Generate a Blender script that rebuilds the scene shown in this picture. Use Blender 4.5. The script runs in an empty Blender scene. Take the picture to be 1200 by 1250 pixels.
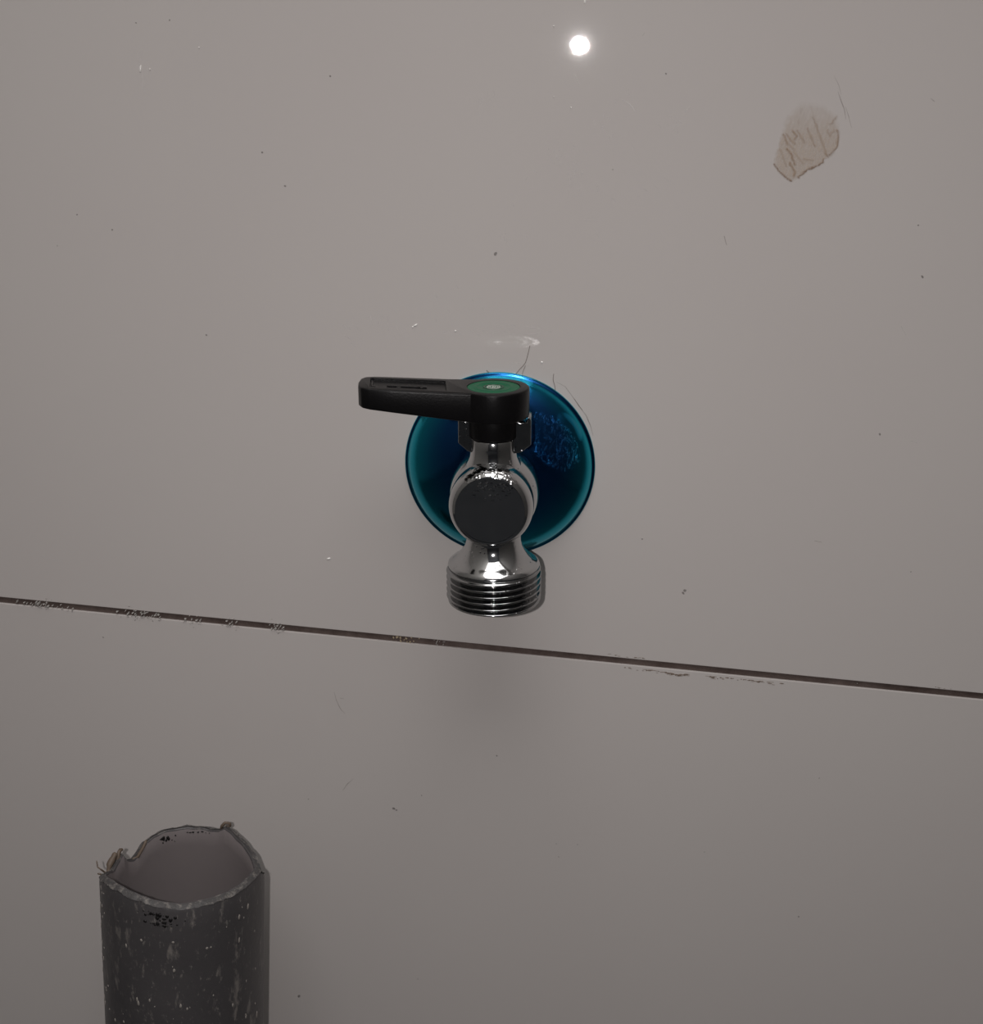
import bpy, bmesh, math, random
from mathutils import Vector, Matrix, noise

random.seed(7)
C = bpy.context.scene.collection
PI = math.pi
MM = 0.001

# ------------------------------------------------------------------ camera
# axes of the place seen from the camera (cam x right, y down, z forward)
F = 1600.0
CX, CY = 600.0, 625.0
n = Vector((748.0 - CX, 55.0 - CY, F)).normalized()               # into the wall
l_ = Vector((0 - CX, 733 - CY, F)).cross(Vector((1200 - CX, 851 - CY, F)))
h_ = l_.cross(n).normalized()
if h_.x < 0: h_ = -h_
v_ = n.cross(h_)
if v_.y > 0: v_ = -v_
D = 362.67                                                        # lens to wall, mm
OX, OZ = 21.3, 477.0                                              # tap at x = 0, floor at z = 0


def wall_point(px, py, h=0.0):
    """millimetres (x, z) of the wall feature at this place of the photo, h mm off the wall"""
    c = Vector((px - CX, py - CY, F))
    r = Vector((h_.dot(c), n.dot(c), v_.dot(c)))
    t = (D - h) / r.y
    return r.x * t + OX, r.z * t + OZ


cam_d = bpy.data.cameras.new('camera')
cam = bpy.data.objects.new('camera', cam_d)
C.objects.link(cam)
cam_d.sensor_fit = 'VERTICAL'
cam_d.sensor_height = 36.0
cam_d.lens = F / 1250.0 * 36.0
cam_d.clip_start = 0.005
cam_d.clip_end = 20
right = Vector((h_.x, n.x, v_.x))
up = -Vector((h_.y, n.y, v_.y))
back = -Vector((h_.z, n.z, v_.z))
M = Matrix((right, up, back)).transposed().to_4x4()
cam.matrix_world = Matrix.Translation(Vector((OX, -D, OZ)) * MM) @ M
bpy.context.scene.camera = cam

# ------------------------------------------------------------------ world, flash, exposure
W = bpy.data.worlds.new('world'); bpy.context.scene.world = W
W.use_nodes = True
W.node_tree.nodes['Background'].inputs[0].default_value = (0.5, 0.5, 0.55, 1)
W.node_tree.nodes['Background'].inputs[1].default_value = 0.03
fl = bpy.data.lights.new('phone_flash', 'AREA')
fl.shape = 'DISK'; fl.size = 0.0040; fl.energy = 0.575
fl.color = (1.0, 0.955, 0.945)
flo = bpy.data.objects.new('phone_flash', fl); C.objects.link(flo)
flo.matrix_world = Matrix.Translation(Vector((OX - 17.0, -D, OZ - 1.1)) * MM) @ M
cl = bpy.data.lights.new('ambient_fill', 'AREA')  # unseen overhead panel, added as soft ambient fill
cl.shape = 'RECTANGLE'; cl.size = 1.25; cl.size_y = 1.45; cl.energy = 21.5; cl.color = (1.0, 0.97, 0.955)
clo = bpy.data.objects.new('ambient_fill', cl); C.objects.link(clo)
clo.location = (-0.01, -0.85, 2.28)
vs = bpy.context.scene.view_settings
vs.view_transform = 'Standard'; vs.look = 'None'; vs.gamma = 1; vs.use_curve_mapping = False
vs.exposure = 0.0


# ------------------------------------------------------------------ materials
class NT:
    def __init__(s, name):
        s.m = bpy.data.materials.new(name); s.m.use_nodes = True
        s.t = s.m.node_tree; s.n = s.t.nodes; s.l = s.t.links
        s.b = s.n['Principled BSDF']; s.out = s.n['Material Output']
        s.tc = s.n.new('ShaderNodeTexCoord')

    def noise(s, scale, detail=3, rough=0.5, vec=None, dist=0.0):
        q = s.n.new('ShaderNodeTexNoise'); q.inputs['Scale'].default_value = scale
        q.inputs['Detail'].default_value = detail; q.inputs['Roughness'].default_value = rough
        q.inputs['Distortion'].default_value = dist
        s.l.new(vec if vec else s.tc.outputs['Object'], q.inputs['Vector']); return q.outputs['Fac']

    def mapping(s, scale=(1, 1, 1), rot=(0, 0, 0)):
        q = s.n.new('ShaderNodeMapping'); q.inputs['Scale'].default_value = scale
        q.inputs['Rotation'].default_value = rot
        s.l.new(s.tc.outputs['Object'], q.inputs['Vector']); return q.outputs['Vector']

    def ramp(s, fac, stops):
        q = s.n.new('ShaderNodeValToRGB'); e = q.color_ramp.elements
        while len(e) < len(stops): e.new(0.5)
        for i, (p, c) in enumerate(stops):
            e[i].position = p; e[i].color = (c, c, c, 1) if not hasattr(c, '__len__') else (*c, 1)
        s.l.new(fac, q.inputs['Fac']); return q.outputs['Color']

    def mix(s, fac, a, b):
        q = s.n.new('ShaderNodeMix'); q.data_type = 'RGBA'
        for i, x in ((0, fac), (6, a), (7, b)):
            if hasattr(x, 'is_linked'): s.l.new(x, q.inputs[i])
            elif i == 0: q.inputs[0].default_value = x
            else: q.inputs[i].default_value = (*x, 1)
        return q.outputs[2]

    def mul(s, a, b, op='MULTIPLY'):
        q = s.n.new('ShaderNodeMath'); q.operation = op
        for i, x in ((0, a), (1, b)):
            if hasattr(x, 'is_linked'): s.l.new(x, q.inputs[i])
            else: q.inputs[i].default_value = x
        return q.outputs[0]

    def bump(s, h, strength, dist, inp='Normal', chain=None):
        q = s.n.new('ShaderNodeBump'); q.inputs['Strength'].default_value = strength
        q.inputs['Distance'].default_value = dist
        s.l.new(h, q.inputs['Height'])
        if chain: s.l.new(chain, q.inputs['Normal'])
        if inp: s.l.new(q.outputs[0], s.b.inputs[inp])
        return q.outputs[0]

    def set(s, **k):
        for a, v in k.items():
            i = s.b.inputs[a.replace('_', ' ')]
            if hasattr(v, 'is_linked'): s.l.new(v, i)
            else: i.default_value = (*v, 1) if hasattr(v, '__len__') else v
        return s


def mat_tile():
    s = NT('glazed_tile')
    big = s.noise(9, 2)
    s.set(Base_Color=s.mix(big, (0.505, 0.468, 0.452), (0.525, 0.498, 0.478)),
          Roughness=0.008, IOR=1.5, Specular_IOR_Level=0.5, Coat_Weight=0.018, Coat_Roughness=0.07)
    b1 = s.bump(s.noise(3800, 3, 0.7), 0.018, 0.00006, inp=None)
    s.bump(s.noise(30, 1), 0.012, 0.0004, chain=b1)
    return s.m


def mat_grout():
    s = NT('brown_grout')
    s.set(Base_Color=s.mix(s.ramp(s.noise(60, 4, 0.7), [(0.35, 0.0), (0.65, 1.0)]), (0.055, 0.036, 0.030), (0.115, 0.085, 0.075)),
          Roughness=0.85)
    s.bump(s.noise(2500, 4), 0.6, 0.0003)
    return s.m


def mat_chrome(name='worn_chrome', pitc=None, tone=0.50):
    s = NT(name)
    s.set(Base_Color=(tone, tone * 1.01, tone * 1.02), Metallic=1.0,
          Roughness=s.ramp(s.noise(260, 3), [(0.4, 0.07), (0.75, 0.16)]))
    v = s.n.new('ShaderNodeTexVoronoi'); v.inputs['Scale'].default_value = 900
    s.l.new(s.tc.outputs['Object'], v.inputs['Vector'])
    pits = s.mul(s.ramp(v.outputs['Distance'], [(0.05, 1.0), (0.30, 0.0)]), s.ramp(s.noise(170, 3), [(0.50, 0.0), (0.66, 1.0)]))
    if pitc:
        q = s.n.new('ShaderNodeVectorMath'); q.operation = 'DISTANCE'
        s.l.new(s.tc.outputs['Object'], q.inputs[0]); q.inputs[1].default_value = pitc
        pits = s.mul(s.ramp(v.outputs['Distance'], [(0.1, 1.0), (0.5, 0.0)]), s.ramp(s.mul(q.outputs['Value'], 100.0), [(0.62, 1.0), (0.80, 0.0)]))
    s.bump(pits, 0.5, 0.00025)
    return s.m


def mat_film():
    """glossy blue protective film over the polished cover plate"""
    s = NT('blue_film')
    lw = s.n.new('ShaderNodeLayerWeight'); lw.inputs['Blend'].default_value = 0.5
    s.set(Base_Color=s.mix(s.ramp(lw.outputs['Facing'], [(0.08, 0.0), (0.42, 1.0)]), (0.010, 0.085, 0.27), (0.004, 0.38, 0.50)), Metallic=1.0,
          Roughness=0.17, Coat_Weight=0.15, Coat_Roughness=0.1)
    # crinkled streak of film right of the lever, and a soft crease above it
    def coord(x0, z0, ang):
        r = []
        for v in ((math.cos(ang), 0, math.sin(ang)), (-math.sin(ang), 0, math.cos(ang))):
            q = s.n.new('ShaderNodeVectorMath'); q.operation = 'DOT_PRODUCT'
            s.l.new(s.tc.outputs['Object'], q.inputs[0]); q.inputs[1].default_value = v
            r.append(s.mul(q.outputs['Value'], x0 * v[0] + z0 * v[2], 'SUBTRACT'))
        return r
    def patch(x0, z0, ang, lu, lv):
        u, v = coord(x0, z0, ang)
        e = s.mul(s.mul(s.mul(u, 1 / lu), 2.0, 'POWER'), s.mul(s.mul(v, 1 / lv), 2.0, 'POWER'), 'ADD')
        r = s.ramp(e, [(0.0, 1.0), (1.0, 0.0)]); r.node.color_ramp.interpolation = 'EASE'; return r
    near = s.mul(patch(0.0150, 0.0105, -0.80, 0.0110, 0.0060), 1.0)
    cr = s.mul(s.ramp(s.noise(1500, 4, 0.8, vec=s.mapping((1, 1, 0.45), (0, 0.6, 0)), dist=1.0), [(0.56, 0.0), (0.68, 1.0)]), near)
    b0 = s.bump(s.noise(60, 2, vec=s.mapping((1, 1, 0.5), (0, 0.9, 0))), 0.18, 0.0010, inp=None)
    b1 = s.bump(patch(0.0193, 0.0143, -0.85, 0.0055, 0.0022), 0.7, 0.0006, inp=None, chain=b0)
    s.bump(cr, 0.9, 0.0004, chain=b1)
    return s.m


def simple(name, col, rough=0.5, metal=0.0, bscale=None, bstr=0.2, bdist=0.0002, **k):
    s = NT(name)
    s.set(Base_Color=s.mix(s.noise((bscale or 300) * 0.4, 3), [c * 0.85 for c in col], [min(1, c * 1.15) for c in col]),
          Roughness=rough, Metallic=metal, **k)
    if bscale: s.bump(s.noise(bscale, 3), bstr, bdist)
    return s.m


def mat_pipe():
    s = NT('scuffed_grey_pipe')
    geo = s.tc.outputs['Object']
    sp = s.n.new('ShaderNodeSeparateXYZ'); s.l.new(geo, sp.inputs[0])
    smear = s.ramp(s.noise(210, 5, 0.65, vec=s.mapping((1, 1, 0.35), (0, 0.15, 0))), [(0.575, 0.0), (0.66, 1.0)])
    fine = s.ramp(s.noise(700, 4, 0.7, vec=s.mapping((1, 1, 0.5))), [(0.60, 0.0), (0.68, 1.0)])
    base = s.mix(s.noise(60, 3), (0.047, 0.044, 0.046), (0.070, 0.065, 0.066))
    c = s.mix(s.mul(smear, 0.38), base, (0.33, 0.30, 0.27))
    c = s.mix(s.mul(fine, 0.22), c, (0.42, 0.39, 0.35))
    s.set(Base_Color=c, Roughness=0.42)
    s.bump(s.noise(500, 4), 0.25, 0.0003)
    return s.m


def mat_alpha():
    s = NT('dried_brown_glue')
    a = s.n.new('ShaderNodeAttribute'); a.attribute_name = 'tint'
    s.set(Roughness=0.6)
    s.l.new(a.outputs['Color'], s.b.inputs['Base Color']); s.l.new(a.outputs['Alpha'], s.b.inputs['Alpha'])
    return s.m


def faint(name, col, alpha, rough=0.5):
    s = NT(name)
    s.set(Base_Color=col, Roughness=rough)
    s.set(Alpha=s.mul(s.ramp(s.noise(900, 3), [(0.25, 0.45), (0.7, 1.0)]), alpha))
    return s.m


CAPM = mat_chrome('pitted_cap_chrome', (0, -0.040, 0.0098)); SHADED_CHROME = mat_chrome('shaded_chrome', None, 0.34)  # second chrome darkened to stand in for dark reflections on thread and ears
TILE, GROUT, CHROME, FILM, PIPE = mat_tile(), mat_grout(), mat_chrome(), mat_film(), mat_pipe()
BLACK = simple('black_plastic', (0.0045, 0.0042, 0.0045), 0.32, bscale=1800, bstr=0.35, bdist=0.0001, Specular_IOR_Level=0.14)
GREEN = simple('green_plastic', (0.002, 0.105, 0.045), 0.4, bscale=900, bstr=0.15, Specular_IOR_Level=0.15)
PALE = simple('worn_silver_print', (0.38, 0.42, 0.38), 0.4)
DGREEN = simple('dark_green_plastic', (0.004, 0.055, 0.026), 0.35)
PAINT = simple('matte_wall_paint', (0.42, 0.41, 0.39), 0.8, bscale=200)
GREYP = simple('grey_wall_paint', (0.16, 0.155, 0.15), 0.8, bscale=200)
DARK = simple('dark_painted_wall', (0.030, 0.034, 0.042), 0.7, bscale=200)
FLOORM = simple('grey_floor_screed', (0.034, 0.037, 0.042), 0.7, bscale=120)
PLASTER = simple('white_plaster', (0.36, 0.34, 0.32), 0.8, bscale=3000, bstr=0.6)
YPLASTER = simple('yellowish_plaster', (0.36, 0.29, 0.20), 0.8, bscale=3000, bstr=0.6)
BURR = simple('brown_dirty_burr', (0.11, 0.080, 0.058), 0.6, bscale=2000)
HAIR = simple('dark_hair', (0.14, 0.11, 0.09), 0.5)
GLINT_DROP = simple('white_glint_speck', (0.75, 0.73, 0.70), 0.15)
W_SCUFF_GLINT = faint('pale_scuff_glint', (0.75, 0.73, 0.71), 0.30, 0.4)
F_SCUFF_GLINT = faint('faint_scuff_glint', (0.72, 0.70, 0.69), 0.13, 0.5)
BSCUFF = faint('brown_scuff', (0.16, 0.11, 0.085), 0.34)
DSPECK = faint('dark_speck', (0.08, 0.07, 0.06), 0.55)


# ------------------------------------------------------------------ mesh helpers (all in mm)
def link(name, bm, m, parent=None, smooth=True, loc=(0, 0, 0), auto=None):
    me = bpy.data.meshes.new(name)
    bmesh.ops.recalc_face_normals(bm, faces=bm.faces[:])
    bm.to_mesh(me); bm.free()
    me.transform(Matrix.Scale(MM, 4))
    if m: me.materials.append(m)
    for p in me.polygons: p.use_smooth = smooth
    if smooth and auto:
        try: me.set_sharp_from_angle(angle=math.radians(auto))
        except Exception: pass
    o = bpy.data.objects.new(name, me); C.objects.link(o)
    o.location = Vector(loc) * MM
    if parent: o.parent = parent
    return o


def tag(o, label=None, cat=None, group=None, kind=None):
    if label: o['label'] = label
    if cat: o['category'] = cat
    if group: o['group'] = group
    if kind: o['kind'] = kind
    return o


def empty(name, loc):
    o = bpy.data.objects.new(name, None); C.objects.link(o)
    o.location = Vector(loc) * MM; o.empty_display_size = 0.01
    return o


def box(bm, x0, x1, y0, y1, z0, z1):
    v = [bm.verts.new((x, y, z)) for x in (x0, x1) for y in (y0, y1) for z in (z0, z1)]
    for f in ((0, 1, 3, 2), (4, 6, 7, 5), (0, 4, 5, 1), (2, 3, 7, 6), (0, 2, 6, 4), (1, 5, 7, 3)):
        bm.faces.new([v[i] for i in f])
    return v


def lathe(bm, prof, seg=96, axis='z', c=(0, 0, 0), close=True, rfun=None):
    """prof: (radius, height) list. axis 'z' up, 'y' = height measured out of the wall (-y)"""
    rings = []
    for r, hh in prof:
        ring = []
        if r < 1e-6:
            p = (c[0], c[1], c[2] + hh) if axis == 'z' else (c[0], c[1] - hh, c[2])
            rings.append([bm.verts.new(p)]); continue
        for i in range(seg):
            a = 2 * PI * i / seg
            rr = r if rfun is None else rfun(r, hh, a)
            x, q = rr * math.cos(a), rr * math.sin(a)
            ring.append(bm.verts.new((c[0] + x, c[1] + q, c[2] + hh) if axis == 'z' else (c[0] + x, c[1] - hh, c[2] + q)))
        rings.append(ring)
    for a, b in zip(rings, rings[1:]):
        if len(a) == 1 and len(b) == 1: continue
        for i in range(seg):
            j = (i + 1) % seg
            if len(a) == 1: bm.faces.new((a[0], b[j], b[i]))
            elif len(b) == 1: bm.faces.new((a[i], a[j], b[0]))
            else: bm.faces.new((a[i], a[j], b[j], b[i]))
    if close:
        for rg in (rings[0], rings[-1]):
            if len(rg) > 2: bm.faces.new(rg)


def tube(bm, pts, r, seg=6, taper=None):
    rings = []
    pts = [Vector(p) for p in pts]
    for i, p in enumerate(pts):
        t = (pts[min(i + 1, len(pts) - 1)] - pts[max(i - 1, 0)]).normalized()
        a = t.cross(Vector((0.13, 1, 0.2))).normalized(); b = t.cross(a)
        rr = r * (taper[i] if taper else 1)
        rings.append([bm.verts.new(p + (a * math.cos(2 * PI * k / seg) + b * math.sin(2 * PI * k / seg)) * rr) for k in range(seg)])
    for x, y in zip(rings, rings[1:]):
        for k in range(seg):
            bm.faces.new((x[k], x[(k + 1) % seg], y[(k + 1) % seg], y[k]))
    bm.faces.new(rings[0]); bm.faces.new(rings[-1])


def fillet_profile(pts, rad=0.6, n=4):
    """round the corners of an open profile"""
    out = [pts[0]]
    for a, b, c in zip(pts, pts[1:], pts[2:]):
        A, B, Cc = Vector(a), Vector(b), Vector(c)
        r = min(rad, (A - B).length * 0.45, (Cc - B).length * 0.45)
        p, q = B + (A - B).normalized() * r, B + (Cc - B).normalized() * r
        for k in range(n + 1):
            t = k / n
            w = p * (1 - t) ** 2 + B * 2 * t * (1 - t) + q * t * t
            out.append((w.x, w.y))
    out.append(pts[-1])
    return out


def bevel_mod(o, w, seg=3, ang=30):
    m = o.modifiers.new('bevel', 'BEVEL'); m.width = w * MM; m.segments = seg
    m.limit_method = 'ANGLE'; m.angle_limit = math.radians(ang)
    return m


def bake(o):
    dg = bpy.context.evaluated_depsgraph_get(); dg.update()
    me = bpy.data.meshes.new_from_object(o.evaluated_get(dg))
    o.modifiers.clear(); o.data = me


def pixel_strokes(bm, pts, w, lift=0.05):
    """thin raised streak on the tile along photo points; w = full width in mm"""
    P = [Vector((wall_point(*p)[0], 0, wall_point(*p)[1])) for p in pts]
    rows = []
    for i, p in enumerate(P):
        t = (P[min(i + 1, len(P) - 1)] - P[max(i - 1, 0)]).normalized()
        s = t.cross(Vector((0, 1, 0)))
        ww = w * 0.5 * (0.35 if i in (0, len(P) - 1) else random.uniform(0.75, 1.2))
        rows.append([bm.verts.new(p + s * ww + Vector((0, -0.005, 0))), bm.verts.new(p + Vector((0, -lift, 0))), bm.verts.new(p - s * ww + Vector((0, -0.005, 0)))])
    for a, b in zip(rows, rows[1:]):
        bm.faces.new((a[0], a[1], b[1], b[0])); bm.faces.new((a[1], a[2], b[2], b[1]))


def blob(bm, px, py, rx, rz, ry=0.15, y=0.0, seed=0, spin=PI):
    """flattened irregular crumb stuck on the wall"""
    x, z = wall_point(px, py)
    m = Matrix.Translation((x, y, z)) @ Matrix.Rotation(random.uniform(-spin, spin) / 2, 4, 'Y') @ Matrix.Diagonal((rx, ry, rz, 1))
    r = bmesh.ops.create_icosphere(bm, subdivisions=2, radius=1, matrix=Matrix.Identity(4))
    for v in r['verts']:
        k = 1 + 0.35 * noise.noise(v.co * 1.7 + Vector((seed * 3.1, seed, 0)))
        v.co = m @ (v.co * k)


# ------------------------------------------------------------------ the room
ZG = wall_point(600, 791.5)[1]           # height of the joint, mm
G = 1.10                                 # half a joint
TH = 0.75
X0, X1, ZTOP, YF = -640.0, 760.0, 2300.0, -1700.0

bm = bmesh.new(); box(bm, X0 - 60, X1 + 60, TH, 120, 0, ZTOP)
wall = tag(link('wall_back', bm, GROUT, smooth=False), kind='structure')
cols = [(-600 + 30 - 15, 0)]
xe = [X0, -332.0, 268.0, X1]
ze = [0.0, ZG, ZG + 600.0, ZG + 1200.0, ZG + 1800.0, ZTOP]
for j in range(len(ze) - 1):
    for i in range(len(xe) - 1):
        a0 = xe[i] + (G if i else 0); a1 = xe[i + 1] - (G if i < len(xe) - 2 else 0)
        b0 = ze[j] + (G if j else 0); b1 = ze[j + 1] - (G if j < len(ze) - 2 else 0)
        bm = bmesh.new(); box(bm, a0, a1, 0, TH, b0, b1)
        # softly rounded glazed edge on the front face
        es = [e for e in bm.edges if all(abs(v.co.y) < 1e-6 for v in e.verts)]
        bmesh.ops.bevel(bm, geom=es, offset=0.16, segments=2, affect='EDGES', profile=0.6)
        t = link('tile', bm, TILE, wall, smooth=False)

for nm, b in (('floor', (X0 - 60, X1 + 60, YF - 60, TH, -60, 0)), ('ceiling', (X0 - 60, X1 + 60, YF - 60, 120, ZTOP, ZTOP + 60)),
              ('wall_left', (X0 - 60, X0, YF - 60, 0, 0, ZTOP)), ('wall_right', (X1, X1 + 60, YF - 60, 0, 0, ZTOP)),
              ('wall_front', (X0, X1, YF - 60, YF, 0, ZTOP))):
    bm = bmesh.new(); box(bm, *b)
    tag(link(nm, bm, FLOORM if nm == 'floor' else DARK if nm == 'wall_front' else GREYP if nm == 'wall_right' else PAINT, smooth=False), kind='structure')

# ------------------------------------------------------------------ blue cover plate
EX, EZ = OX - 21.5, OZ - 116.8
prof = [(27.7, 0.0), (27.7, 0.55), (27.5, 0.85), (27.2, 0.9), (26.95, 0.9), (26.75, 1.05), (26.4, 1.75), (26.0, 2.45), (25.2, 3.4), (24.2, 4.42),
        (23, 5.45), (21.5, 6.5), (19.8, 7.4), (17.8, 8.2), (15.6, 8.85), (13.5, 9.3), (11.5, 9.7), (10.2, 9.8), (9.8, 9.75), (9.4, 9.5), (9.3, 9.0), (9.3, 8.0)]
bm = bmesh.new(); lathe(bm, prof, 160, 'y', close=False)
esc = link('cover_plate', bm, FILM, loc=(EX, 0, EZ))
tag(esc, 'round domed wall cover plate in glossy blue film behind the tap', 'cover plate')

# ------------------------------------------------------------------ the tap
TX, TZ = OX - 20.9, OZ - 116.8
tap = empty('tap', (TX, 0, TZ))
tap.rotation_euler = (0, -math.radians(3.9), 0)
tag(tap, 'chrome angle tap with black lever and threaded outlet on the tiled wall', 'tap')
SH = 27.5      # stem axis off the wall

bm = bmesh.new()
# body running out of the wall
lathe(bm, fillet_profile([(0, 0.1), (8.9, 0.1), (8.9, 12.0), (9.6, 13.5), (10.6, 15.0), (11.5, 17.5), (12.05, 20.5), (12.25, 23.5), (12.2, 26.5), (11.8, 29.0), (11.1, 30.8), (10.6, 31.4), (0, 31.4)], 0.8), 112, 'y')
# neck up to the lever
lathe(bm, [(9.2, 5.0), (8.3, 7.5), (7.5, 9.2), (6.9, 10.4), (6.5, 11.6), (6.35, 12.8), (6.3, 14.2), (6.3, 16.3), (6.1, 16.6), (5.2, 16.7), (5.2, 18)], 80, 'z', (0, -SH, 0))
# neck down to the outlet
lathe(bm, [(9.8, -5.0), (8.6, -7.5), (7.8, -9.5), (7.5, -11.2), (7.5, -12.6), (7.8, -14.0), (8.5, -15.4), (9.5, -16.7), (10.8, -17.9), (11.9, -18.7), (12.5, -19.2), (12.7, -19.7), (12.5, -20.2), (11.8, -20.5)], 96, 'z', (0, -SH, 0))
link('valve_body', bm, CHROME, tap, auto=40)

bm = bmesh.new()
lathe(bm, fillet_profile([(10.3, 30.8), (11.0, 31.4), (11.3, 32.5), (11.3, 36.4), (10.8, 38.2), (9.9, 39.5), (9.2, 40.0), (8.8, 39.95), (0, 39.85)], 0.7), 112, 'y')
link('front_cap', bm, CAPM, tap, auto=50)

# outlet thread, a real helix
bm = bmesh.new()
zt, zb, pitch = -20.3, -30.2, 1.80
N = 110
def thr(r, hh, a):
    if r < 11.5: return r
    k = min(1, (zt - hh) / 1.0, (hh - zb) / 1.0)
    u = ((hh / pitch) - a / (2 * PI)) % 1.0
    t = abs(u - 0.5) * 2
    return 13.15 - 1.45 * max(0, min(1, (t - 0.12) / 0.72)) * max(0.15, k) - 0.35 * (1 - max(0, k))
pr = [(11.0, zt + 0.1)] + [(12.9, zt + (zb - zt) * i / N) for i in range(N + 1)] + [(11.2, zb - 0.05), (9.7, zb), (9.4, zb + 0.4), (9.4, zb + 9), (0, zb + 9)]
lathe(bm, pr, 120, 'z', (0, -SH, 0), rfun=thr)
link('outlet_thread', bm, SHADED_CHROME, tap, auto=60)

# stop ears either side of the stem
for s in (-1, 1):
    bm = bmesh.new()
    pr = [(5.4, 20.6), (5.4, 11.2), (7.3, 11.6), (9.9, 13.8), (9.9, 20.6), (9.4, 21.3), (8.9, 21.3), (8.7, 20.0), (7.0, 19.8)]
    ex = 0.25 if s > 0 else -0.7
    fr = [bm.verts.new((s * (x + ex * (x > 6)), -SH - 3.0, z + 1.7)) for x, z in pr]
    bk = [bm.verts.new((s * (x + ex * (x > 6)), -SH + 3.4, z + 1.7)) for x, z in pr]
    bm.faces.new(fr); bm.faces.new(bk[::-1])
    for i in range(len(pr)):
        j = (i + 1) % len(pr); bm.faces.new((fr[i], bk[i], bk[j], fr[j]))
    o = link('stop_ear', bm, SHADED_CHROME, tap, auto=40); bevel_mod(o, 0.35, 3)

# lever: skirt, hub and arm in one moulding
rot = math.radians(8.5)        # arm swings slightly out from the wall
AX = Vector((-math.cos(rot), -math.sin(rot)))      # along the arm (x, y)
NX = Vector((AX.y, -AX.x))                         # towards ... side
if NX.y > 0: NX = -NX                              # NX points away from the wall
HR, ZT = 9.5, 30.4
LEN = 36.0
bm = bmesh.new()
out = []
def arm(u, w): return Vector((0, -SH)) + AX * u + NX * w
joinF, joinB = 7.0, -8.6
# hub arc from the front joint, round the right, to the back joint
a_ax = math.atan2(AX.y, AX.x)
aF = math.acos(0.62); 
def hubp(ang): return Vector((0, -SH)) + Vector((math.cos(ang), math.sin(ang))) * HR
sgn = 1 if (hubp(a_ax + 0.5) - Vector((0, -SH))).dot(NX) > 0 else -1
K = 44
for k in range(K + 1):
    ang = a_ax + sgn * (math.asin(joinF / HR) + (2 * PI - math.asin(joinF / HR) - math.asin(-joinB / HR)) * k / K)
    out.append((hubp(ang), 0))
back_pts = [(6, -8.75), (12, -8.6), (18, -8.4), (26, -8.1), (31.6, -7.8), (33.9, -6.9), (35.0, -4.8), (35.5, -1.0), (35.4, 3.4), (34.5, 5.4), (32.5, 6.2), (26, 6.6), (18, 6.8), (12, 6.95)]
out += [(arm(u, w), u) for u, w in back_pts]
def zbot(u): return 22.5 + max(0.0, u - 6) * 0.142
def ztop(u): return ZT + max(0, u - 9) * 0.062
tp = [bm.verts.new((p.x, p.y, ztop(u))) for p, u in out]
bt = [bm.verts.new((p.x, p.y, zbot(max(0, (p - Vector((0, -SH))).dot(AX))))) for p, u in out]
bm.faces.new(tp); bm.faces.new(bt[::-1])
for i in range(len(out)):
    j = (i + 1) % len(out); bm.faces.new((tp[i], bt[i], bt[j], tp[j]))
lathe(bm, [(0, 16.9), (6.5, 16.9), (6.9, 17.2), (6.95, 23.2), (0, 23.2)], 64, 'z', (0, -SH, 0))
lever = link('lever', bm, BLACK, tap, auto=35); bevel_mod(lever, 0.75, 3, 40)
bake(lever)
# sunk panel and disc seat cut into the top
bm = bmesh.new()
c = [arm(12.5, -6.3), arm(32.4, -5.9), arm(32.4, 3.8), arm(12.5, 4.2)]
cu = (13.0, 33.0, 33.0, 13.0)
lo = [bm.verts.new((p.x, p.y, ztop(u) - 0.8)) for p, u in zip(c, cu)]; hi = [bm.verts.new((p.x, p.y, 34.5)) for p in c]
bm.faces.new(lo); bm.faces.new(hi[::-1])
for i in range(4): bm.faces.new((lo[i], hi[i], hi[(i + 1) % 4], lo[(i + 1) % 4]))
lathe(bm, [(7.05, 29.9), (7.05, 33)], 72, 'z', (0, -SH, 0))
cut = link('cut', bm, None, tap, smooth=False)
md = lever.modifiers.new('cut', 'BOOLEAN'); md.operation = 'DIFFERENCE'; md.object = cut; md.solver = 'EXACT'
bake(lever)
bpy.data.objects.remove(cut, do_unlink=True)
lever.data.set_sharp_from_angle(angle=math.radians(35))
# raised moulded mark in the panel
bm = bmesh.new()
def bar(u0, u1, w0, w1, h=0.45):
    p = [arm(u0, w0), arm(u1, w0), arm(u1, w1), arm(u0, w1)]
    us = (u0, u1, u1, u0)
    a = [bm.verts.new((q.x, q.y, ztop(u) - 0.85)) for q, u in zip(p, us)]; b = [bm.verts.new((q.x, q.y, ztop(u) - 0.8 + h)) for q, u in zip(p, us)]
    bm.faces.new(a[::-1]); bm.faces.new(b)
    for i in range(4): bm.faces.new((a[i], a[(i + 1) % 4], b[(i + 1) % 4], b[i]))
bar(18.5, 28.0, -0.6, 0.2); bar(17.6, 20.2, -1.2, 0.2); bar(20.6, 21.4, -0.8, 0.1); bar(24.4, 25.4, 0.9, 2.0); bar(22.6, 24.0, -0.9, 0.1); bar(30.9, 32.0, 1.6, 3.0, 0.8); bar(31.6, 32.1, -3.2, 1.2, 0.7); bar(22.0, 22.6, -2.2, -0.6); bar(18.6, 19.3, .2, 1.3); bar(26.6, 27.6, -1.6, -.6)
mk = link('moulded_mark', bm, BLACK, lever, smooth=False); bevel_mod(mk, 0.15, 2)

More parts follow.
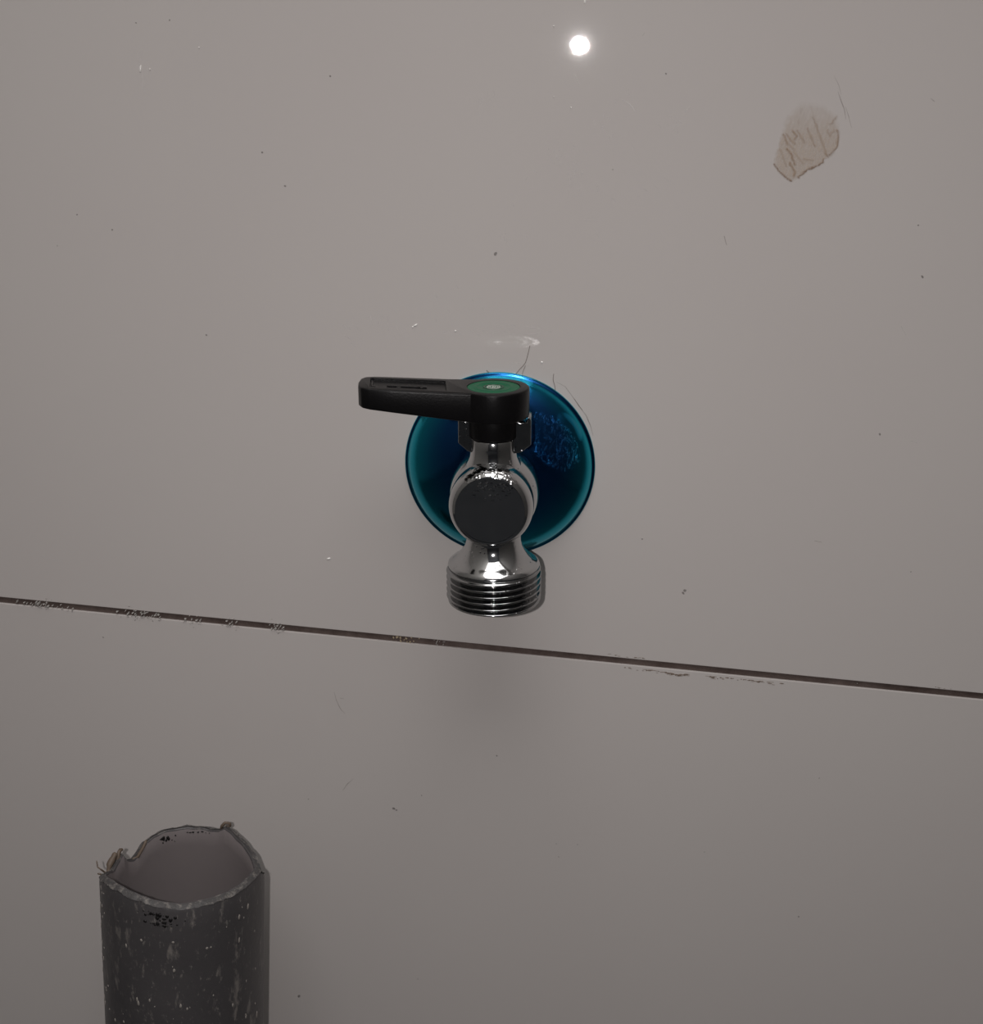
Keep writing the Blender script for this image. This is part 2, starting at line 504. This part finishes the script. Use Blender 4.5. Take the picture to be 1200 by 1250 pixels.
bm = bmesh.new()
lathe(bm, [(0, 29.8), (6.95, 29.8), (6.95, 30.25), (6.6, 30.4), (6.3, 30.33), (5.0, 30.33), (4.8, 30.42), (4.4, 30.42), (4.2, 30.33), (2.9, 30.33), (2.75, 30.25), (0, 30.25)], 72, 'z', (0, -SH, 0))
disc = link('index_disc', bm, GREEN, lever, auto=30)
tag(disc, 'green disc set in the lever hub')
bm = bmesh.new()
lathe(bm, [(2.75, 30.2), (2.75, 30.38), (2.25, 30.38), (2.25, 30.2)], 40, 'z', (0, -SH, 0))
r = link('emblem', bm, DGREEN, disc)
bm = bmesh.new()
for x0, x1, q0, q1 in ((-1.8, -1.3, -.7, .7), (-1.3, -.7, .35, .7), (-1.0, -.7, -.5, .35), (-.4, .0, -.8, .8), (0, .5, -.2, .2), (.3, .6, -.8, .8), (.9, 1.2, -.7, .6), (1.2, 1.8, -.7, -.35), (1.4, 1.8, .1, .6), (-1.6, 1.6, 1.15, 1.4), (-1.5, 1.5, -1.5, -1.25)):
    box(bm, x0, x1, -SH + q0, -SH + q1, 30.2, 30.36)
link('emblem', bm, PALE, disc, smooth=False)

# ------------------------------------------------------------------ grey waste pipe
PX, PH, PR = OX - 104.05, 42.0, 23.8
backs = [-234.6, -236.4, -238.2, -240.0, -241.8, -243.2, -241.3, -240.0, -239.2, -238.4, -237.6, -236.4, -235.4, -237.2, -237.6, -237.3, -237.3, -237.3, -237.3, -237.5, -237.5, -238.0, -238.6, -239.8, -242.3, -243.8, -242.6, -239.1, -240.6, -241.6, -240.8]
fronts = [-233.2, -232.9, -232.8, -232.8, -232.8, -232.8, -232.8, -232.7, -232.7, -232.7, -232.7, -232.8, -232.7, -232.6, -232.4, -232.1, -231.8, -231.5, -231.2, -231.1, -231.1, -231.3, -231.6, -232.2, -233.1, -234.2, -235.5, -236.8, -238.2, -239.5, -240.8]
def rim(a):            # a: 0..360, 0 = right, 90 = back (towards wall), 270 = front
    a %= 360
    t, L = (a, backs) if a <= 180 else (360 - a, fronts)
    i = min(29, int(t / 6)); f = t / 6 - i
    z = L[i] * (1 - f) + L[i + 1] * f
    return z + 0.25 * noise.noise(Vector((math.cos(math.radians(a)) * 9, math.sin(math.radians(a)) * 9, 1))) + OZ
bm = bmesh.new()
SEG = 200
rings = []
levels = [(0.0, None), (0.0, 60.0)]
def ringat(r, zf):
    return [bm.verts.new((r * math.cos(2 * PI * i / SEG), r * math.sin(2 * PI * i / SEG), zf(360.0 * i / SEG))) for i in range(SEG)]
TW = 2.2
rings.append(ringat(PR - TW, lambda a: 0.2))
rings.append(ringat(PR - TW, lambda a: 150))
rings.append(ringat(PR - TW, lambda a: rim(a) - 6))
rings.append(ringat(PR - TW, lambda a: rim(a) - 0.5))
rings.append(ringat(PR - TW + 0.3, lambda a: rim(a) - 0.05))
rings.append(ringat(PR - 1.0, lambda a: rim(a) - 0.15))
rings.append(ringat(PR - 0.35, lambda a: rim(a) - 0.9 + 0.25 * noise.noise(Vector((a * .2, 3, 0)))))
rings.append(ringat(PR, lambda a: rim(a) - 1.9 + 0.35 * noise.noise(Vector((a * .15, 7, 0)))))
rings.append(ringat(PR, lambda a: rim(a) - 8))
rings.append(ringat(PR, lambda a: 150))
rings.append(ringat(PR, lambda a: 0.2))
for a, b in zip(rings, rings[1:] + rings[:1]):
    for i in range(SEG):
        j = (i + 1) % SEG; bm.faces.new((a[i], a[j], b[j], b[i]))
pipe = empty('waste_pipe', (PX, -PH, 0))
tag(pipe, 'dark grey open-ended plastic waste pipe with ragged cut rim, standing near wall', 'pipe')
pw = link('pipe_wall', bm, PIPE, pipe, auto=50)
INNER = simple('smooth_pipe_bore', (0.17, 0.15, 0.15), 0.38, bscale=60, bstr=0.1)
pw.data.materials.append(INNER)
for p in pw.data.polygons:
    if p.center.x ** 2 + p.center.y ** 2 < ((PR - TW + 0.1) * MM) ** 2: p.material_index = 1
# pale scraped band all along the cut edge
def mat_cut():
    q = NT('scraped_pipe_edge')
    q.set(Base_Color=q.mix(q.ramp(q.noise(520, 4, 0.7), [(0.50, 0.0), (0.70, 1.0)]), (0.050, 0.047, 0.047), (0.19, 0.175, 0.16)), Roughness=0.6)
    q.bump(q.noise(900, 4), 0.7, 0.0004); return q.m
SCR = mat_cut()
bm = bmesh.new()
ra = [bm.verts.new((0, 0, 0)) for _ in range(0)]
R1 = ringat(PR - 1.4, lambda a: rim(a) + 0.02)
R2 = ringat(PR - 0.95, lambda a: rim(a) - 0.06)
R3 = ringat(PR - 0.25, lambda a: rim(a) - 0.65 + 0.15 * noise.noise(Vector((a * .2, 3, 0))))
R4 = ringat(PR + 0.08, lambda a: rim(a) - 0.75 - 0.8 * max(-.6, noise.noise(Vector((a * .11, 9, 0))) + noise.noise(Vector((a * .5, 4, 0))) * .6))
for a, b in ((R1, R2), (R2, R3), (R3, R4)):
    for i in range(SEG):
        j = (i + 1) % SEG; bm.faces.new((a[i], a[j], b[j], b[i]))
tag(link('cut_edge', bm, SCR, pipe), 'pale scraped cut edge')
def rp(a, r, dz): 
    t = math.radians(a); return (r * math.cos(t), r * math.sin(t), rim(a) + dz)
for pts, rr, tp_ in (
        ([rp(77, PR - 1, -.6), rp(75, PR - 1.8, 1.0), rp(73, PR - 1.4, 1.6), rp(70, PR - .4, 1.2), rp(70, PR - .2, 0.2), rp(73, PR - .9, 0.0)], 0.5, [1, 1, .9, .8, .7, .5]),
        ([rp(166, PR - 1, -1.5), rp(163, PR - .8, 0.5), rp(160.5, PR - .6, 1.6), rp(158, PR - .6, 2.6)], 0.6, [1.2, 1, .8, .3]),
        ([rp(176, PR, -2.5), rp(172, PR + .1, .2), rp(168, PR - .2, 1.0), rp(165, PR - .5, 1.6)], 0.85, [.8, 1.2, 1, .6]),
        ([rp(178, PR, -1.0), rp(182, PR + 1.0, 0.6), rp(181, PR + 2.0, 1.2), rp(179, PR + 2.6, 3.2)], 0.22, [1.2, 1, .9, .5]),
        ([rp(181, PR, -1.8), rp(186, PR + .8, -.6), rp(184, PR + 1.6, -.9)], 0.25, [1.2, 1, .4]),
        ([rp(150, PR - 1.3, 0.0), rp(146, PR - 2.0, -.5), rp(141, PR - 2.1, .2), rp(137, PR - 1.6, .5)], 0.5, [.6, 1, 1, .4])):
    # resample for a smoother curl
    P = [Vector(p) for p in pts]; Q = []
    for i in range(len(P) - 1):
        for k in range(4): Q.append(P[i].lerp(P[i + 1], k / 4))
    Q.append(P[-1])
    T = [tp_[min(len(tp_) - 1, i // 4)] for i in range(len(Q))]
    bm = bmesh.new(); tube(bm, Q, rr, 7, T)
    tag(link('burr', bm, BURR, pipe), 'brown curled burr on the rim')
# dark tar-like spots
bm = bmesh.new()
def spot(a, dz, r, s, inner=False):
    t = math.radians(a); rad = PR - TW - 0.02 if inner else PR + 0.02
    c = Vector((rad * math.cos(t), rad * math.sin(t), rim(a) + dz))
    m = Matrix.Translation(c) @ Matrix.Rotation(t, 4, 'Z') @ Matrix.Diagonal((0.12, r, r * s, 1))
    q = bmesh.ops.create_icosphere(bm, subdivisions=1, radius=1)
    for v in q['verts']: v.co = m @ (v.co * (1 + .4 * noise.noise(v.co * 2 + Vector((a, dz, 0)))))
for _ in range(44): spot(random.gauss(273, 6.5), random.uniform(-7, -2.6), random.uniform(.18, .7), random.uniform(.5, 1.3))
for _ in range(14): spot(random.gauss(118, 5), random.uniform(-4.5, -2), random.uniform(.15, .5), random.uniform(.6, 1.8), True)
for _ in range(9): spot(random.gauss(95, 5), random.uniform(-1.8, -.8), random.uniform(.2, .5), .6, True)
for a in (20, 14, 2, 355): spot(a, -1.6, .5, 1.4, True)
tag(link('tar_spots', bm, simple('black_tar', (0.006, 0.005, 0.005), 0.5), pipe), 'black specks near the rim', kind='stuff')
# plaster splashes on the outside
bm = bmesh.new()
for _ in range(46): spot(random.uniform(190, 352), random.uniform(-62, -9), random.uniform(.12, .5), random.uniform(.8, 2.6))
for _ in range(34): spot(random.choice((random.gauss(338, 9), random.gauss(205, 7))), random.uniform(-60, -3), random.uniform(.15, .6), random.uniform(1, 3.5))
tag(link('plaster_splashes', bm, simple('grey_plaster_splash', (0.24, 0.22, 0.20), 0.8), pipe), 'pale plaster splashes', kind='stuff')

# ------------------------------------------------------------------ dried glue smear (raised, thin)
def Z4(p): return (900 + p[0] / 6.667, 80 + p[1] / 6.667)
poly = [Z4(p) for p in [(520, 290), (400, 430), (345, 620), (295, 780), (360, 880), (440, 945), (500, 912), (560, 855), (620, 830), (690, 795), (735, 742), (790, 700), (828, 640), (825, 520), (805, 410), (700, 320)]]
lines = [([(300, 800), (340, 860), (400, 915), (440, 940)], 1.0), ([(500, 910), (540, 870), (570, 845), (610, 830), (660, 812), (690, 790), (700, 760)], 1.0),
         ([(715, 710), (740, 742), (780, 705), (815, 650), (822, 580), (815, 530)], .8), ([(375, 560), (410, 640)], .7), ([(400, 560), (440, 612), (470, 635)], .6),
         ([(450, 530), (482, 570), (465, 600)], .8), ([(490, 530), (545, 625)], .55), ([(570, 510), (632, 655)], .5), ([(620, 430), (690, 620), (720, 705)], .5),
         ([(400, 675), (440, 720), (468, 805)], .9), ([(425, 790), (468, 865), (460, 895)], .9), ([(460, 700), (530, 790)], .4), ([(545, 760), (620, 772)], .4), ([(760, 480), (808, 415)], .5),
         ([(735, 520), (745, 570), (790, 530)], .4), ([(350, 680), (400, 820)], .4), ([(420, 640), (470, 690)], .4), ([(520, 350), (500, 470)], .15), ([(600, 340), (640, 480)], .15)]
lines = [([Z4(p) for p in L], w) for L, w in lines]
def segd(p, a, b):
    ax, ay = a; bx, by = b; dx, dy = bx - ax, by - ay
    t = max(0, min(1, ((p[0] - ax) * dx + (p[1] - ay) * dy) / (dx * dx + dy * dy + 1e-9)))
    return math.hypot(p[0] - ax - t * dx, p[1] - ay - t * dy)
def inside(p):
    r = False
    for (x1, y1), (x2, y2) in zip(poly, poly[1:] + poly[:1]):
        if (y1 > p[1]) != (y2 > p[1]) and p[0] < (x2 - x1) * (p[1] - y1) / (y2 - y1) + x1: r = not r
    return r
bm = bmesh.new(); NXg, NYg = 150, 170
gx0, gx1, gy0, gy1 = 936, 1034, 116, 228
grid = []; tints = []
for j in range(NYg + 1):
    for i in range(NXg + 1):
        p = (gx0 + (gx1 - gx0) * i / NXg, gy0 + (gy1 - gy0) * j / NYg)
        wob = noise.noise(Vector((p[0] * .22, p[1] * .22, 0))) * 1.6
        q = (p[0] + wob, p[1] + wob * .7)
        ed = min(segd(q, a, b) for a, b in zip(poly, poly[1:] + poly[:1]))
        e = ed if inside(q) else -ed
        body = max(0, min(1, e / 7 + 0.3)) if q[1] < 165 else max(0, min(1, e / 3.0 + 0.25))
        body *= max(0.0, min(1, (q[1] - 116) / 55))
        st = 0
        for L, w in lines:
            dd = min(segd(q, a, b) for a, b in zip(L, L[1:]))
            st = max(st, w * math.exp(-(dd / 1.35) ** 2) * (0.75 + 0.5 * noise.noise(Vector((p[0] * .6, p[1] * .6, 5)))))
        ns = 0.5 + 0.5 * noise.noise(Vector((p[0] * .35 + p[1] * .1, p[1] * .13, 2)))
        al = min(0.95, body * (0.20 + 0.42 * ns) + st * 0.75)
        k = min(1, st * 1.1)
        col = [0.53 * (1 - k) + 0.21 * k, 0.44 * (1 - k) + 0.13 * k, 0.36 * (1 - k) + 0.08 * k]
        x, z = wall_point(*p)
        grid.append(bm.verts.new((x, -0.02 - 0.10 * min(1, al), z))); tints.append((*col, al))
W1 = NXg + 1
for j in range(NYg):
    for i in range(NXg):
        k = [j * W1 + i, j * W1 + i + 1, (j + 1) * W1 + i + 1, (j + 1) * W1 + i]
        if max(tints[q][3] for q in k) > 0.01: bm.faces.new([grid[q] for q in k])
bm.verts.index_update()
me_cols = tints
sm = link('glue_smear', bm, mat_alpha())
ca = sm.data.color_attributes.new('tint', 'FLOAT_COLOR', 'POINT')
for i, t in enumerate(me_cols): ca.data[i].color = t
tag(sm, 'dried brown glue smear on the upper right of the tiled wall', 'smear')

# ------------------------------------------------------------------ hairs, scuff marks, painted reflections and specks on the wall
def px_tube(pts, r, off=0.12):
    P = []
    for p in pts:
        x, z = wall_point(*p); P.append(Vector((x, -off, z)))
    Q = []
    for i in range(len(P) - 1):
        a, b = P[max(0, i - 1)], P[min(len(P) - 1, i + 2)]
        for k in range(5):
            t = k / 5
            Q.append(0.5 * ((2 * P[i]) + (P[i + 1] - a) * t + (2 * a - 5 * P[i] + 4 * P[i + 1] - b) * t * t + (3 * P[i] - a - 3 * P[i + 1] + b) * t ** 3))
    Q.append(P[-1]); return Q
for lab, pts, r in (('long thin dark hair stuck to the tile above the blue plate', [(647, 421), (644.5, 432), (641, 443), (635, 450), (630, 456)], .07),
                    ('fine dark hair at the upper right edge of the blue plate', [(676, 456), (675.2, 463), (677, 470), (678, 476)], .07),
                    ('short faint hair touching the top of the blue plate, below the long hair', [(641.5, 446), (639, 452), (637.5, 457)], .06),
                    ('tiny dark hair above the lever hub at the blue plate rim', [(594, 452), (597, 454.5), (601, 456.5)], .09)):
    bm = bmesh.new(); tube(bm, px_tube(pts, r), r, 5)
    tag(link('hair', bm, HAIR), lab, 'hair')

bm = bmesh.new()  # pale scuff strokes, plus hub reflection and bump glints painted on
for pts, w in (([(626, 442.3), (636, 443.6), (646, 446)], .28), ([(445, 388), (452, 386), (455, 398)], .25), ([(640, 408), (655, 408), (662, 404), (655, 400), (640, 399)], .2),
               ([(651, 207), (656, 211)], .5), ([(698, 209), (696, 222), (694, 235)], .22), ([(641, 220), (644, 216)], .3), ([(767, 108), (768, 116)], .3), ([(702, 90), (705, 98), (707, 104)], .25),
               ([(784, 44), (787, 40)], .3), ([(820, 157), (829, 151)], .5), ([(836, 137), (842, 131)], .5), ([(168, 62), (170, 78), (173, 92), (176, 110)], .22), ([(726, 278), (732, 290), (736, 296)], .22),
               ([(714, 269), (730, 268)], .35), ([(1100, 398), (1106, 409)], .3), ([(1112, 538), (1120, 541)], .3), ([(760, 122), (770, 128), (775, 136)], .4)):
    pixel_strokes(bm, pts, w)
tag(link('scuffs_and_reflection', bm, W_SCUFF_GLINT, wall), 'pale scuff marks, painted glints and lever reflection on the glaze', kind='stuff')
bm = bmesh.new()  # faint wiped strokes, plus the lever's reflection painted as a pale row
for cx_, cy_, n_, sp, ang in ((680, 185, 16, 9, 80), (590, 120, 14, 8, 70), (615, 280, 8, 14, 60), (740, 150, 10, 14, 60), (820, 150, 8, 8, 35), (600, 403, 16, 26, 3), (480, 393, 8, 12, 85), (780, 240, 6, 14, 30), (420, 395, 5, 14, 20), (700, 215, 10, 12, 85), (560, 375, 6, 20, 60)):
    for _ in range(n_):
        x, y = random.gauss(cx_, sp), random.gauss(cy_, sp * (.12 if ang == 3 else .9))
        t = math.radians(ang + random.uniform(-14, 14)); L = random.uniform(3, 9)
        pixel_strokes(bm, [(x, y), (x + L * math.cos(t) * .5, y + L * math.sin(t) * .5), (x + L * math.cos(t + .2), y + L * math.sin(t + .2))], random.uniform(.2, .7), .03)
tag(link('scuffs_and_reflection', bm, F_SCUFF_GLINT, wall), 'very faint wiped scuff marks and painted lever reflection on the glaze', kind='stuff')
bm = bmesh.new()  # glints of small bumps in the glaze, painted as white specks
for i, (x, y, a, b) in enumerate(((171.5, 84, .28, 1.0), (183, 84.5, .22, .22), (507, 397, .7, .3), (504, 399, .3, .25), (556, 404, .28, .28), (661.5, 442.3, .38, .34), (676, 32, .22, .22), (697, 131, .18, .18), (676, 118, .15, .15), (401, 682, .7, .35), (714, 2, .5, .3), (243, 58, .2, .2))):
    blob(bm, x, y, a, b, .22, seed=i)
tag(link('specks', bm, GLINT_DROP, wall), 'tiny glossy specks with glints painted white', kind='stuff')
bm = bmesh.new()
for pts, w in (([(1023, 112), (1027, 124), (1031, 134), (1032.5, 145.5)], .22), ([(1032, 130), (1036, 142), (1039.5, 156)], .2), ([(1018, 92), (1024, 104), (1027, 116)], .12),
               ([(408, 845), (411, 856), (416, 866), (421, 871)], .25), ([(418.5, 965), (424, 957), (431, 951)], .3), ([(415, 852), (420, 853)], .5),
               ([(679, 466), (690, 472), (701, 487), (708, 497), (716, 508), (721, 520), (724, 532)], .25), ([(701, 487), (707, 496), (711, 501)], .3), ([(716, 509), (721, 521)], .3),
               ([(994, 660), (1003, 662)], .4), ([(884, 288), (887, 299)], .5), ([(1136, 120), (1141, 124)], .5)):
    pixel_strokes(bm, pts, w)
tag(link('brown_scratches', bm, BSCUFF, wall), 'thin brown scratches', kind='stuff')
bm = bmesh.new()
for i, (x, y, a) in enumerate(((606.6, 922.5, .32), (376.5, 975.5, .22), (514.7, 971, .22), (480.5, 987, .55), (484, 989, .35), (836, 721, .6), (834, 724, .4), (1074, 530, .35), (166, 28, .2), (137, 280.5, .28), (207, 24.5, .25), (320, 186, .3), (348, 227, .3), (126, 778, .3), (252, 409, .3), (403, 93, .3), (605, 310, .5), (1126, 338, .4), (1121, 275, .25), (705, 1031, .2), (679, 1030, .2), (682, 1046, .2), (365, 1216, .6), (975, 1119, .3), (784, 658, .25), (813, 90, .25), (1112, 698, .2), (510, 1195, .2), (860, 1040, .2), (1000, 950, .2), (94, 262, .22), (748, 207, .2), (70, 300, .18))):
    blob(bm, x, y, a * random.uniform(.7, 1.2), a * .75, .06, seed=i)
tag(link('dark_specks', bm, DSPECK, wall), 'scattered dark specks', kind='stuff')

# plaster and dirt along the joint
def joint_y(x): return 731.5 + (852 - 731.5) * x / 1200.0
bm = bmesh.new()
for i in range(150):
    x = random.choice((random.gauss(180, 11), random.gauss(176, 14), random.gauss(168, 18), random.gauss(238, 6), random.uniform(20, 90), random.gauss(48, 6), random.gauss(282, 5), random.gauss(338, 5)))
    y = joint_y(x) + random.gauss(2, 3.2)
    blob(bm, x, y, random.uniform(.1, .45), random.uniform(.08, .22), .12 if abs(y - joint_y(x)) > 4 else 1.0, y=0 if abs(y - joint_y(x)) > 4 else 0.5, seed=i)
for i in range(12): blob(bm, random.gauss(534, 4), joint_y(534) - 1 + random.gauss(0, 2.5), random.uniform(.12, .35), .15, .3, y=.6, seed=i)
for i in range(9): blob(bm, random.uniform(640, 1150), joint_y(900) + 0 if False else joint_y(random.uniform(640, 1150)), .12, .1, .3, y=.6, seed=i)
tag(link('plaster_crumbs', bm, PLASTER, wall), 'pale plaster crumbs in the joint', kind='stuff')
bm = bmesh.new()
for i in range(26): 
    x = random.gauss(490, 8); blob(bm, x, joint_y(x) - 1 + random.gauss(0, 2.4), random.uniform(.15, .5), random.uniform(.1, .3), .35, y=.5, seed=i)
tag(link('plaster_crumbs', bm, YPLASTER, wall), 'yellowish plaster crumbs in the joint', kind='stuff')
bm = bmesh.new()
for i in range(90):
    x = random.choice((random.gauss(825, 9), random.uniform(760, 960), random.gauss(878, 12), random.gauss(790, 14), random.gauss(915, 14)))
    dy = 6.5 + abs(random.gauss(0, 1.2)) + max(0, 2.2 - abs(x - 825) * .12)
    blob(bm, x, joint_y(x) + dy, random.uniform(.2, .9), random.uniform(.06, .2), .07, seed=i, spin=.12)
for i in range(18):
    x = random.gauss(1150 - 0, 9) if i < 5 else random.uniform(740, 790)
    blob(bm, x, joint_y(x) - 6.2 - abs(random.gauss(0, .8)), random.uniform(.2, .6), .08, .05, seed=i, spin=.1)
tag(link('dirt_crust', bm, faint('brown_dirt_crust', (0.20, 0.14, 0.10), 0.75), wall), 'brown dirt crust under the joint', kind='stuff')
